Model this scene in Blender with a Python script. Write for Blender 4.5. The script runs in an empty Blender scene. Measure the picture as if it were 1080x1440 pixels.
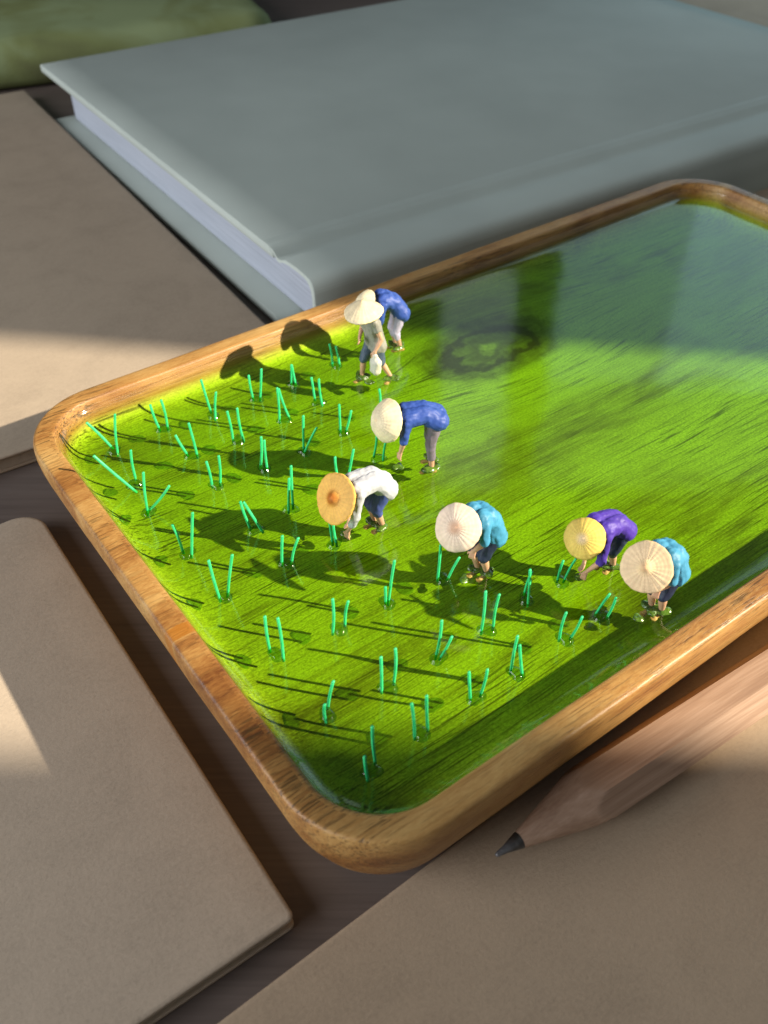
import bpy, bmesh, math, random
import numpy as np
from mathutils import Vector, Matrix, noise
# 1 Blender unit = 1 cm
sc = bpy.context.scene
sc.unit_settings.system = 'METRIC'
sc.unit_settings.scale_length = 0.01
R = math.radians
col = sc.collection
random.seed(7)

# ------------------------------------------------------------------ camera
cam_d = bpy.data.cameras.new('camera')
cam = bpy.data.objects.new('camera', cam_d)
col.objects.link(cam)
cam.location = (0, 0, 9.4)
cam.rotation_euler = (R(90 - 42.58), 0, 0)
cam_d.sensor_fit = 'VERTICAL'
cam_d.sensor_height = 36
cam_d.lens = 1278.5 / 1440 * 36
cam_d.clip_start = 0.1
cam_d.clip_end = 2000
cam_d.dof.use_dof = True
cam_d.dof.focus_distance = 11.7
cam_d.dof.aperture_fstop = 0.42
sc.camera = cam

# ------------------------------------------------------------------ light
w = bpy.data.worlds.new('World')
sc.world = w
w.use_nodes = True
w.node_tree.nodes['Background'].inputs[0].default_value = (0.80, 0.92, 1.0, 1)
w.node_tree.nodes['Background'].inputs[1].default_value = 0.06

SUN_AZ, SUN_EL = R(-13), R(30)
SUND = Vector((math.cos(SUN_EL) * math.cos(SUN_AZ), math.cos(SUN_EL) * math.sin(SUN_AZ), math.sin(SUN_EL)))

def lamp(name, kind, loc, target, energy, color, **kw):
    d = bpy.data.lights.new(name, kind)
    d.energy = energy
    d.color = color
    for k, v in kw.items():
        setattr(d, k, v)
    o = bpy.data.objects.new(name, d)
    col.objects.link(o)
    o.location = loc
    o.rotation_euler = (Vector(target) - Vector(loc)).to_track_quat('-Z', 'Y').to_euler()
    return o

PC = Vector((1.0, 9.5, 1.0))
lamp('low_key_lamp', 'SPOT', PC + SUND * 260, PC, 8.0e6, (1.0, 0.88, 0.70), spot_size=R(24), spot_blend=0.2, shadow_soft_size=1.7)
lamp('soft_fill_lamp', 'AREA', (-60, -18, 24), (0, 12, 1), 60000, (0.95, 0.96, 1.0), shape='RECTANGLE', size=50, size_y=50)
# light through the two bays of a window behind the book, seen mirrored in the resin
for wx0, wx1, wz0, wz1, rad in ((9.8, 16.5, 2.5, 24.5, 0.85), (16.5, 24, 2.5,  24.5, 1.45), (24, 50, 2.5,  24.5, 1.75), (9.8, 50, 24.5, 33, 0.30)):
    cx_, cz_ = (wx0 + wx1) / 2, (wz0 + wz1) / 2
    area_ = (wx1 - wx0) * (wz1 - wz0)
    lamp('window_light_wide', 'AREA', (cx_, 46, cz_), (cx_, 0, cz_), math.pi * area_ * rad, (0.55, 0.84, 1.0), shape='RECTANGLE', size=wx1 - wx0, size_y=wz1 - wz0)
lamp('window_light_narrow', 'AREA', (5.4, 46, 25), (5.4, 0, 23), 150, (0.75, 0.92, 1.0), shape='RECTANGLE', size=4.2, size_y=15)

sc.view_settings.view_transform = 'Standard'
sc.view_settings.look = 'None'
sc.view_settings.exposure = 0
sc.view_settings.gamma = 1
sc.view_settings.use_curve_mapping = False
sc.cycles.max_bounces = 8
sc.cycles.transparent_max_bounces = 16
sc.cycles.use_denoising = True
sc.cycles.caustics_reflective = False
sc.cycles.caustics_refractive = False

# ------------------------------------------------------------------ helpers
def tag(o, label=None, cat=None, group=None, kind=None):
    if label: o['label'] = label
    if cat: o['category'] = cat
    if group: o['group'] = group
    if kind: o['kind'] = kind
    return o

def link(name, me, mat=None, parent=None, smooth=True):
    o = bpy.data.objects.new(name, me)
    col.objects.link(o)
    if mat is not None and not me.materials:
        me.materials.append(mat)
    if parent is not None:
        o.parent = parent
    if smooth and me.polygons:
        me.polygons.foreach_set('use_smooth', [True] * len(me.polygons))
    return o

def empty(name, loc, rz=0, scale=1.0):
    o = bpy.data.objects.new(name, None)
    o.empty_display_size = 0.2
    col.objects.link(o)
    o.location = loc
    o.rotation_euler = (0, 0, rz)
    o.scale = (scale,) * 3
    return o

def mesh(name, verts, faces):
    me = bpy.data.meshes.new(name)
    me.from_pydata([tuple(v) for v in verts], [], faces)
    me.update()
    return me

def fix_normals(me):
    bm = bmesh.new(); bm.from_mesh(me)
    bmesh.ops.recalc_face_normals(bm, faces=bm.faces)
    bm.to_mesh(me); bm.free()
    return me

class N:
    """small node-tree helper"""
    def __init__(self, name):
        self.m = bpy.data.materials.new(name)
        self.m.use_nodes = True
        self.t = self.m.node_tree
        self.t.nodes.clear()
        self.out = self.t.nodes.new('ShaderNodeOutputMaterial')
    def n(self, typ, ins=None, **kw):
        nd = self.t.nodes.new(typ)
        for k, v in kw.items():
            setattr(nd, k, v)
        for k, v in (ins or {}).items():
            s = nd.inputs[k]
            if hasattr(v, 'is_linked') or isinstance(v, bpy.types.NodeSocket):
                self.t.links.new(v, s)
            else:
                s.default_value = v
        return nd
    def math(self, op, a, b=0.0, c=None, clamp=False):
        nd = self.t.nodes.new('ShaderNodeMath'); nd.operation = op; nd.use_clamp = clamp
        for i, v in enumerate((a, b) if c is None else (a, b, c)):
            if isinstance(v, bpy.types.NodeSocket): self.t.links.new(v, nd.inputs[i])
            else: nd.inputs[i].default_value = v
        return nd.outputs[0]
    def ramp(self, fac, stops):
        nd = self.t.nodes.new('ShaderNodeValToRGB')
        el = nd.color_ramp.elements
        while len(el) > 1: el.remove(el[-1])
        el[0].position = stops[0][0]; el[0].color = (*stops[0][1], 1) if len(stops[0][1]) == 3 else stops[0][1]
        for p, c in stops[1:]:
            e = el.new(p); e.color = (*c, 1)
        self.t.links.new(fac, nd.inputs[0])
        return nd.outputs[0]
    def mix(self, fac, a, b, blend='MIX'):
        nd = self.t.nodes.new('ShaderNodeMix'); nd.data_type = 'RGBA'; nd.blend_type = blend
        for s, v in ((nd.inputs[0], fac), (nd.inputs[6], a), (nd.inputs[7], b)):
            if isinstance(v, bpy.types.NodeSocket): self.t.links.new(v, s)
            else: s.default_value = v if not isinstance(v, tuple) or len(v) == 4 else (*v, 1)
        return nd.outputs[2]
    def coords(self, scale=(1, 1, 1), loc=(0, 0, 0), kind='Object'):
        tc = self.t.nodes.new('ShaderNodeTexCoord')
        mp = self.n('ShaderNodeMapping', {'Vector': tc.outputs[kind], 'Scale': scale, 'Location': loc})
        return mp.outputs[0]
    def noise(self, vec, scale=1.0, detail=4.0, rough=0.5, dist=0.0):
        nd = self.n('ShaderNodeTexNoise', {'Vector': vec, 'Scale': scale, 'Detail': detail, 'Roughness': rough, 'Distortion': dist})
        return nd.outputs['Fac']
    def bump(self, h, strength=0.3, dist=0.02, normal=None):
        ins = {'Height': h, 'Strength': strength, 'Distance': dist}
        if normal is not None: ins['Normal'] = normal
        return self.n('ShaderNodeBump', ins).outputs[0]
    def principled(self, color, rough=0.6, normal=None, spec=0.5, **extra):
        ins = {'Base Color': color if isinstance(color, bpy.types.NodeSocket) else (*color, 1), 'Roughness': rough, 'Specular IOR Level': spec}
        ins.update(extra)
        if normal is not None: ins['Normal'] = normal
        b = self.n('ShaderNodeBsdfPrincipled', ins)
        self.t.links.new(b.outputs[0], self.out.inputs[0])
        return self.m

def paint(name, c, rough=0.5, var=0.18, scale=9.0, bump=0.25):
    k = N(name)
    v = k.coords()
    f = k.noise(v, scale, 5, 0.6)
    dark = tuple(x * (1 - var) for x in c); light = tuple(min(1, x * (1 + var)) for x in c)
    cc = k.ramp(f, [(0.3, dark), (0.7, light)])
    f2 = k.noise(v, scale * 6, 3, 0.6)
    return k.principled(cc, rough, k.bump(f2, bump, 0.01))

def kraft(name, c, scale=1.0):
    k = N(name)
    v = k.coords()
    big = k.noise(v, 0.8, 6, 0.62, 0.5)
    fine = k.noise(v, 22 * scale, 5, 0.7)
    vf = k.coords((6, 30, 30))
    fib = k.noise(vf, 1.0, 3, 0.6, 1.5)
    m = k.math('ADD', k.math('MULTIPLY', fine, 0.36), k.math('ADD', k.math('MULTIPLY', big, 0.42), k.math('MULTIPLY', fib, 0.22)))
    cc = k.ramp(m, [(0.32, tuple(x * 0.80 for x in c)), (0.5, c), (0.68, tuple(min(1, x * 1.12) for x in c))])
    spk = k.noise(v, 40, 2, 0.5)
    cc = k.mix(k.math('MULTIPLY', k.math('GREATER_THAN', spk, 0.74), 0.22), cc, tuple(x * 0.45 for x in c))
    h = k.math('ADD', fine, k.math('MULTIPLY', fib, 0.6))
    return k.principled(cc, 0.85, k.bump(h, 0.35, 0.012), 0.2)

M = {}
M['kraft'] = kraft('kraft_paper', (0.41, 0.33, 0.245))
M['kraft_b'] = kraft('kraft_cover', (0.47, 0.385, 0.293))
M['kraft_c'] = kraft('kraft_warm', (0.405, 0.31, 0.215))
M['pages'] = paint('page_block', (0.62, 0.62, 0.62), 0.8, 0.05, 3, 0.1)

def page_mat():
    k = N('page_edges')
    v = k.coords((0.6, 0.6, 60))
    f = k.noise(v, 1.2, 4, 0.6)
    lines = k.noise(k.coords((0.25, 0.25, 38)), 1.6, 2, 0.5)
    cc = k.ramp(k.math('ADD', k.math('MULTIPLY', f, 0.5), k.math('MULTIPLY', lines, 0.5)), [(0.34, (0.25, 0.275, 0.32)), (0.46, (0.35, 0.385, 0.445)), (0.66, (0.42, 0.455, 0.52))])
    return k.principled(cc, 0.8, k.bump(f, 0.4, 0.02), 0.2)
M['pages'] = page_mat()

def cloth_mat(name, c, scale=26, var=0.12):
    k = N(name)
    v = k.coords()
    n1 = k.n('ShaderNodeTexWave', {'Vector': v, 'Scale': scale, 'Distortion': 1.2, 'Detail': 2}, bands_direction='X').outputs['Fac']
    n2 = k.n('ShaderNodeTexWave', {'Vector': v, 'Scale': scale, 'Distortion': 1.2, 'Detail': 2}, bands_direction='Y').outputs['Fac']
    wv = k.math('MULTIPLY', k.math('ADD', n1, n2), 0.5)
    big = k.noise(v, 0.35, 3, 0.5)
    f = k.math('ADD', k.math('MULTIPLY', wv, 0.35), k.math('MULTIPLY', big, 0.65))
    cc = k.ramp(f, [(0.25, tuple(x * (1 - var) for x in c)), (0.75, tuple(x * (1 + var) for x in c))])
    return k.principled(cc, 0.78, k.bump(k.math('ADD', wv, k.noise(v, 60, 3, .6)), 0.25, 0.01), 0.3)
M['cloth'] = cloth_mat('grey_book_cloth', (0.43, 0.487, 0.447))

def olive_mat():
    k = N('olive_fabric')
    v = k.coords((0.5, 0.5, 0.5))
    f = k.noise(v, 0.55, 3, 0.55, 0.4)
    cc = k.ramp(f, [(0.38, (0.16, 0.175, 0.075)), (0.5, (0.22, 0.255, 0.10)), (0.62, (0.28, 0.34, 0.17))])
    return k.principled(cc, 0.85, k.bump(k.noise(k.coords(), 14, 4, .6), 0.4, 0.03), 0.2)
M['olive'] = olive_mat()

def table_mat():
    k = N('table_wood')
    v = k.coords((0.12, 1.4, 1))
    f = k.noise(v, 1.0, 8, 0.6, 0.6)
    fine = k.noise(k.coords((0.6, 18, 10)), 1, 4, 0.6)
    cc = k.ramp(k.math('ADD', k.math('MULTIPLY', f, .6), k.math('MULTIPLY', fine, .4)), [(0.3, (0.085, 0.064, 0.054)), (0.7, (0.165, 0.13, 0.112))])
    return k.principled(cc, 0.55, k.bump(fine, 0.2, 0.01))
M['table'] = table_mat()

# ------------------------------------------------------------------ tray frame of reference
TH = R(36.27)
TC = Vector((3.286, 11.787, 0))
HA, HB, RO = 7.69, 4.42, 1.19
ZRIM, ZW, ZF = 1.40, 1.15, 0.85

def wood_mat(name='acacia_wood', inside=False):
    k = N(name)
    tc = k.t.nodes.new('ShaderNodeTexCoord')
    sep = k.n('ShaderNodeSeparateXYZ', {0: tc.outputs['Object']})
    x, y, z = sep.outputs
    # knot centre in tray coordinates: growth lines bend round it
    kx, ky = -0.12, 2.27
    dx = k.math('SUBTRACT', x, kx); dy = k.math('SUBTRACT', y, ky)
    d2 = k.math('ADD', k.math('MULTIPLY', k.math('MULTIPLY', dx, dx), 0.55), k.math('MULTIPLY', k.math('MULTIPLY', dy, dy), 1.5))
    g = k.math('POWER', 2.718, k.math('MULTIPLY', d2, -1.5))
    g2 = k.math('POWER', 2.718, k.math('MULTIPLY', d2, -0.35))
    y2 = k.math('SUBTRACT', y, k.math('MULTIPLY', k.math('MULTIPLY', dy, g2), 0.75))
    warpn = k.noise(k.n('ShaderNodeCombineXYZ', {0: k.math('MULTIPLY', x, 0.22), 1: k.math('MULTIPLY', y, 0.7), 2: z}).outputs[0], 1.0, 3, 0.5)
    y3 = k.math('ADD', y2, k.math('MULTIPLY', warpn, 0.35))
    def vec(sx, sy, sz):
        return k.n('ShaderNodeCombineXYZ', {0: k.math('MULTIPLY', x, sx), 1: k.math('MULTIPLY', y3, sy), 2: k.math('MULTIPLY', z, sz)}).outputs[0]
    bands = k.noise(vec(0.10, 1.7, 1.7), 1.0, 5, 0.55, 0.3)
    fib = k.noise(vec(1.0, 42, 42) if inside else vec(7, 30, 30), 1.0, 6, 0.72)
    pores = k.noise(vec(0.95, 40, 40) if inside else vec(1.8, 30, 30), 1.0, 3, 0.6)
    speck = k.noise(vec(24, 40, 40), 1.0, 3, 0.7)
    blotch = k.noise(vec(0.5, 0.9, 0.9), 1.0, 3, 0.6, 0.6)
    fw, bw = (0.30, 0.36) if inside else (0.26, 0.44)
    f = k.math('ADD', k.math('MULTIPLY', bands, bw), k.math('ADD', k.math('MULTIPLY', fib, fw), k.math('MULTIPLY', blotch, 1 - fw - bw)))
    rim = k.ramp(f, [(0.36, (0.13, 0.042, 0.011)), (0.45, (0.29, 0.128, 0.033)), (0.52, (0.42, 0.225, 0.067)), (0.62, (0.56, 0.35, 0.125))])
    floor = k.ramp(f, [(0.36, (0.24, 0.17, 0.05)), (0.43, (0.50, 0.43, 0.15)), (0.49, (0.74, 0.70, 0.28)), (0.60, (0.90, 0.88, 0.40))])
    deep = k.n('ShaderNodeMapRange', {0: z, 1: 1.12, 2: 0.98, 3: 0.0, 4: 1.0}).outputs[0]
    if inside:
        sp = k.n('ShaderNodeMapRange', {0: speck, 1: 0.36, 2: 0.64, 3: 0.72, 4: 1.22}).outputs[0]
        floor = k.mix(1.0, floor, k.n('ShaderNodeCombineColor', {0: sp, 1: sp, 2: sp}).outputs[0], 'MULTIPLY')
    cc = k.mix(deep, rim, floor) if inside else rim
    pm = k.ramp(pores, [(0.53, (0, 0, 0)), (0.62, (1, 1, 1))])
    patch = k.ramp(k.noise(vec(0.35, 0.8, 0.8), 1.3, 2, 0.5), [(0.40, (0.25, 0.25, 0.25)), (0.62, (1, 1, 1))])
    pmask = k.math('MULTIPLY', k.math('MULTIPLY', pm, patch), 0.8 if inside else 0.72)
    cc = k.mix(pmask, cc, (0.06, 0.035, 0.012))
    # knot: dark heart, rings
    rings = k.math('SINE', k.math('ADD', k.math('MULTIPLY', k.math('SQRT', d2), 15.0), k.math('MULTIPLY', blotch, 16.0)))
    # knot: dark irregular heart, broken rings and a brown halo that fades into the grain
    kn1 = k.noise(tc.outputs['Object'], 1.6, 4, 0.6)
    kn2 = k.noise(tc.outputs['Object'], 5.0, 3, 0.6)
    rad = k.math('ADD', k.math('SQRT', d2), k.math('MULTIPLY', k.math('SUBTRACT', kn1, 0.5), 0.75))
    ringw = k.math('SINE', k.math('ADD', k.math('MULTIPLY', rad, 19.0), k.math('MULTIPLY', kn2, 5.0)))
    halo = k.n('ShaderNodeMapRange', {0: rad, 1: 0.62, 2: 1.30, 3: 1.0, 4: 0.0}, interpolation_type='SMOOTHSTEP').outputs[0]
    inner = k.n('ShaderNodeMapRange', {0: rad, 1: 0.10, 2: 0.45, 3: 0.55, 4: 1.0}, interpolation_type='SMOOTHSTEP').outputs[0]
    kf = k.math('MULTIPLY', k.math('MULTIPLY', halo, inner), k.math('MULTIPLY_ADD', ringw, 0.16, k.math('MULTIPLY_ADD', kn2, 0.5, 0.58)))
    cc = k.mix(k.math('MINIMUM', kf, 0.93), cc, (0.075, 0.034, 0.012))
    # amber glue joint on the short side
    jy = k.math('ABSOLUTE', k.math('ADD', y, 0.78))
    jm = k.math('MULTIPLY', k.math('LESS_THAN', k.math('ADD', jy, k.math('MULTIPLY', fib, 0.04)), 0.115), k.math('LESS_THAN', x, -7.3))
    cc = k.mix(k.math('MULTIPLY', jm, 0.75), cc, (0.36, 0.13, 0.012))
    h = k.math('SUBTRACT', k.math('MULTIPLY', fib, 0.7), k.math('MULTIPLY', pmask, 0.9))
    if inside: h = k.math('ADD', h, k.math('MULTIPLY', speck, 0.5))
    nrm = k.bump(h, 0.4 if inside else 0.4, 0.018 if inside else 0.015)
    return k.principled(cc, 0.42, nrm, 0.45)
M['wood'] = wood_mat()
M['wood_floor'] = wood_mat('acacia_floor', True)

def same_ior(k):
    # the surface is unrefracted, so light leaving it reflects as weakly as light entering
    bf = k.n('ShaderNodeNewGeometry').outputs['Backfacing']
    return k.math('ADD', 1.5, k.math('MULTIPLY', bf, 1 / 1.5 - 1.5))

def resin_mat():
    k = N('green_resin')
    v = k.coords()
    h = k.math('ADD', k.math('MULTIPLY', k.noise(v, 0.9, 2, 0.4), 1.0), k.math('MULTIPLY', k.noise(v, 5, 2, 0.5), 0.04))
    nrm = k.bump(h, 0.12, 0.05)
    ior = same_ior(k)
    fr = k.n('ShaderNodeFresnel', {'IOR': ior, 'Normal': nrm}).outputs[0]
    gl = k.n('ShaderNodeBsdfGlossy', {'Color': (1, 1, 1, 1), 'Roughness': 0.09, 'Normal': nrm})
    tr = k.n('ShaderNodeBsdfTransparent', {'Color': (1, 1, 1, 1)})
    mx = k.n('ShaderNodeMixShader', {0: fr, 1: tr.outputs[0], 2: gl.outputs[0]})
    k.t.links.new(mx.outputs[0], k.out.inputs['Surface'])
    va = k.n('ShaderNodeVolumeAbsorption', {'Color': (0.70, 0.855, 0.0, 1), 'Density': 4.9})
    k.t.links.new(va.outputs[0], k.out.inputs['Volume'])
    return k.m
M['resin'] = resin_mat()

def glue_mat():
    k = N('clear_glue')
    fr = k.n('ShaderNodeFresnel', {'IOR': same_ior(k)}).outputs[0]
    gl = k.n('ShaderNodeBsdfGlossy', {'Roughness': 0.06})
    tr = k.n('ShaderNodeBsdfTransparent', {'Color': (0.42, 0.62, 0.16, 1)})
    mx = k.n('ShaderNodeMixShader', {0: fr, 1: tr.outputs[0], 2: gl.outputs[0]})
    k.t.links.new(mx.outputs[0], k.out.inputs['Surface'])
    return k.m
M['glue'] = glue_mat()

# ------------------------------------------------------------------ setting
ZT, KS = -0.30, 1.032                     # table level below the tray's datum, and plan scale of what lies on it
me = mesh('table', [(-150, -60, ZT), (150, -60, ZT), (150, 240, ZT), (-150, 240, ZT)], [(0, 1, 2, 3)])
tag(link('table', me, M['table'], smooth=False), 'dark brown wooden table top under everything', 'table', kind='structure')

def blocker_panel(name, x, y0, y1, slant, h=75.0, t=1.2):
    # unseen panel added to trim key light; slant shifts the free edge with height
    v = []
    for xx in (x, x + t):
        v += [(xx, y0, 0.0), (xx, y1, 0.0), (xx, y1 + slant[1], h), (xx, y0 + slant[0], h)]
    f = [(0, 1, 2, 3), (7, 6, 5, 4), (0, 4, 5, 1), (1, 5, 6, 2), (2, 6, 7, 3), (3, 7, 4, 0)]
    me = fix_normals(mesh(name, v, f))
    o = link(name, me, M['panel_matte'], smooth=False)
    return tag(o, kind='structure')
M['panel_matte'] = paint('panel_matte', (0.5, 0.48, 0.45), 0.9, 0.05, 1.0, 0.2)
WX = 40.0  # both panels are added out of view only to shape the sun patches
p1 = blocker_panel('sun_blocker', WX, 8.9, 90, (-15, 0))
tag(p1, 'added unseen panel blocking sunlight on the far side of the slit', 'sun_blocker')
p2 = blocker_panel('sun_blocker', WX, -90, 6.1, (0, -27.1), 75)
tag(p2, 'added unseen panel blocking sunlight on the near side of the slit', 'sun_blocker')

# rounded slabs ---------------------------------------------------------
def rr_outline(a, b, r, n=14, ns=10):
    pts = []
    rs = r if isinstance(r, (tuple, list)) else (r,) * 4
    corners = [(a - rs[0], b - rs[0], 0), (-a + rs[1], b - rs[1], 90), (-a + rs[2], -b + rs[2], 180), (a - rs[3], -b + rs[3], 270)]
    for i, (cx, cy, a0) in enumerate(corners):
        r = rs[i]
        for j in range(n + 1):
            t = R(a0 + 90 * j / n)
            pts.append((cx + r * math.cos(t), cy + r * math.sin(t)))
        nx = corners[(i + 1) % 4]
        t0 = R(nx[2])
        r = rs[(i + 1) % 4]
        q = (nx[0] + r * math.cos(t0), nx[1] + r * math.sin(t0))
        p = pts[-1]
        for j in range(1, ns):
            s = j / ns
            pts.append((p[0] + (q[0] - p[0]) * s, p[1] + (q[1] - p[1]) * s))
    return pts

def sweep_rr(name, a, b, r, prof, cap0=True, cap1=True, n=14, ns=10):
    """profile: list of (inset, z) swept round a rounded rectangle"""
    V, F = [], []
    cnt = None
    for d, z in prof:
        ol = rr_outline(a - d, b - d, tuple(max(q - d, 0.03) for q in (r if isinstance(r, tuple) else (r,) * 4)), n, ns)
        cnt = len(ol)
        V += [(x, y, z) for x, y in ol]
    for i in range(len(prof) - 1):
        for j in range(cnt):
            k = (j + 1) % cnt
            F.append((i * cnt + j, i * cnt + k, (i + 1) * cnt + k, (i + 1) * cnt + j))
    if cap0: F.append(tuple(range(cnt - 1, -1, -1)))
    if cap1: F.append(tuple(range((len(prof) - 1) * cnt, len(prof) * cnt)))
    return fix_normals(mesh(name, V, F))

def frame_obj(o, origin, rz):
    o.location = origin
    o.rotation_euler = (0, 0, rz)
    return o

def notebook(label, cat, name, c, rz, a, b, r, h, mat, bulge=0.0):
    """thin soft-cover notebook: two covers with a page block between"""
    root = empty(name, (c[0] * KS, c[1] * KS, ZT), rz, KS)
    tag(root, label, cat, 'kraft notebooks round the tray')
    ct = 0.05
    e = 0.012
    lo = sweep_rr('back_cover', a, b, r, [(e, 0.004), (0, 0.004 + e), (0, ct - e), (e, ct)])
    link('back_cover', lo, mat, root)
    pg = sweep_rr('page_block', a - 0.05, b - 0.05, r, [(0, ct + 0.003), (0, h - ct - 0.003)])
    link('page_block', pg, M['pages_kraft'], root, False)
    hi = sweep_rr('front_cover', a, b, r, [(e, h - ct), (0, h - ct + e), (0.0, h - e * 1.5), (e, h - 0.004), (0.05, h), (0.4, h + bulge * .5), (0.9, h + bulge)])
    link('front_cover', hi, mat, root)
    return root
M['pages_kraft'] = paint('kraft_page_edges', (0.50, 0.43, 0.34), 0.85, 0.12, 8, 0.3)

def from_edge(p, rz, along, side):
    """centre of a slab: p corner, shifted along local x and y"""
    return (p[0] + math.cos(rz) * along - math.sin(rz) * side, p[1] + math.sin(rz) * along + math.cos(rz) * side)

# notebook behind the tray, left of the grey book: corner (-1.46,14.13)
rz = R(32.5)
notebook('wide kraft notebook lying flat behind the tray and left of the grey book', 'notebook', 'kraft_notebook',
         from_edge((-1.52, 14.05), rz, -10.5, 8.6), rz, 10.5, 8.6, 0.05, 0.30, M['kraft'])
# notebook at the lower left: right edge (-5.1,9.9)->(-.89,3.97)
rz = R(35.4)
notebook('kraft notebook with a rounded corner at the lower left, beside the tray short side', 'notebook', 'kraft_notebook',
         from_edge((-0.89, 3.97), rz, -5.5, 3.72), rz, 5.5, 3.72, (0.42, 0.42, 0.08, 0.08), 0.24, M['kraft_b'])
# notebook under the pencil
rz = R(37.4)
notebook('warm brown kraft notebook under the pencil in the lower right foreground', 'notebook', 'kraft_notebook',
         from_edge((-2.4, 2.32), rz, 11.0, -6.0), rz, 11.0, 6.0, 0.18, 0.27, M['kraft_c'])
# notebook peeping out right of the book
rz = R(36)
notebook('kraft notebook just showing between grey book and tray at the right edge', 'notebook', 'kraft_notebook',
         from_edge((8.5, 21.1), rz, 6.0, -1.6), rz, 6.0, 1.6, 0.1, 0.3, M['kraft'])
rz = R(20)
notebook('pale kraft notebook far behind the grey book in the top right corner', 'notebook', 'kraft_notebook',
         from_edge((9.5, 33.5), rz, 9.0, 7.0), rz, 9.0, 7.0, 0.1, 0.3, M['kraft'])

# olive fabric case, top left
rz = R(23)
oc = from_edge((-10.0, 29.6), rz, -1.9, 6.0)
prof = [(0.5, 0.02), (0.2, 0.10), (0.05, 0.3), (0, 0.6), (0.05, 0.95), (0.16, 1.2), (0.34, 1.36), (0.6, 1.44), (1.1, 1.48)]
me = sweep_rr('olive_case', 9.5, 6.0, 1.15, prof, n=10, ns=30)
for v in me.vertices:
    v.co.z += 0.10 * noise.noise(v.co * 0.5) * (v.co.z > 0.3)
o = frame_obj(link('fabric_case', me, M['olive']), (oc[0] * KS, oc[1] * KS, ZT), rz)
tag(o, 'padded olive green fabric case with rounded edges in the top left corner', 'case')

# ------------------------------------------------------------------ grey hardcover book
BK = R(34)
book = empty('hardcover_book', (-1.24 * KS, 14.38 * KS, ZT), BK, KS)
tag(book, 'thick grey cloth hardcover book lying closed behind the tray', 'book')
BL, BW, BH = 19.3, 14.5, 1.65

def slab(name, x0, x1, prof, mat, parent, smooth=True):
    """extrude a closed (y,z) profile along x with slightly rounded ends"""
    V, F = [], []
    n = len(prof)
    cy = sum(p[0] for p in prof) / n; cz = sum(p[1] for p in prof) / n
    st = [(x0, 0.985), (x0 + 0.02, 1.0), (x1 - 0.02, 1.0), (x1, 0.985)]
    xs = [x0, x0 + .02] + [x0 + (x1 - x0) * i / 24 for i in range(1, 24)] + [x1 - .02, x1]
    for i, x in enumerate(xs):
        for (y, z) in prof:
            if i in (0, len(xs) - 1):
                y2 = y + (0.015 if y < cy else -0.015); z2 = z + (0.012 if z < cz else -0.012)
            else: y2, z2 = y, z
            V.append((x, y2, z2))
    for i in range(len(xs) - 1):
        for j in range(n):
            k = (j + 1) % n
            F.append((i * n + j, i * n + k, (i + 1) * n + k, (i + 1) * n + j))
    F.append(tuple(range(n))); F.append(tuple(range((len(xs) - 1) * n, len(xs) * n))[::-1])
    me = fix_normals(mesh(name, V, F))
    o = link(name, me, mat, parent, smooth)
    if smooth:
        try:
            me.set_sharp_from_angle(angle=R(50))
        except Exception:
            pass
    return o
bt = 0.19
def board(z0):
    z1 = z0 + bt
    return [(1.45, z0 + .02), (1.47, z0), (BW - .03, z0), (BW, z0 + .03), (BW, z1 - .03), (BW - .03, z1), (1.62, z1), (1.48, z1 - .09)]
slab('front_board', 0, BL, board(BH - bt), M['cloth'], book)
slab('back_board', 0, BL, board(0.004), M['cloth'], book)
# spine: cloth wrapping from the hinge groove of one board round to the other
sp = []
for t in range(0, 13):                                   # outer curve, top to bottom
    a = R(90 + 180 * t / 12)
    ca, sa = math.cos(a), math.sin(a)
    sp.append((0.42 + 0.42 * math.copysign(abs(ca) ** 0.7, ca), BH / 2 + (BH / 2 - 0.02) * math.copysign(abs(sa) ** 0.32, sa)))
outer = [(1.85, BH + 0.004), (1.6, BH - 0.002), (1.46, BH - 0.04), (1.36, BH - 0.12), (1.20, BH - 0.13), (1.06, BH - 0.06), (0.82, BH - 0.025), (0.62, BH - 0.014)] + sp + \
        [(0.62, 0.015), (0.85, 0.025), (1.05, 0.07), (1.18, 0.12), (1.33, 0.12), (1.40, 0.10)]
inn = []
for (y, z) in reversed(outer):
    inn.append((y if y > 1.3 else max(y + 0.07, 0.07), min(max(z, 0.075 if y < .8 else z + 0.06), BH - 0.085) if z < BH / 2 else (z - 0.003 if y > 1.5 else min(z - 0.065, BH - 0.085))))
slab('spine', 0.02, BL - 0.02, outer + inn, M['cloth'], book)
# page block with a rounded back
pb = [(BW - .34, bt + .012), (BW - .34, BH - bt - .008)]
for t in range(9):
    a = R(90 + 180 * t / 8)
    pb.append((0.75 + 0.45 * math.cos(a), BH / 2 + (BH / 2 - bt - .01) * math.sin(a)))
slab('page_block', 0.55, BL - 0.55, pb, M['pages'], book, False)
# head band
hb = [(0.36, BH / 2 + .45), (0.30, BH / 2 + .1), (0.30, BH / 2 - .1), (0.36, BH / 2 - .45), (.46, BH / 2 - .5), (.46, BH / 2 + .5)]
slab('headband', 0.50, 0.548, hb, M['pages'], book)

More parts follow.
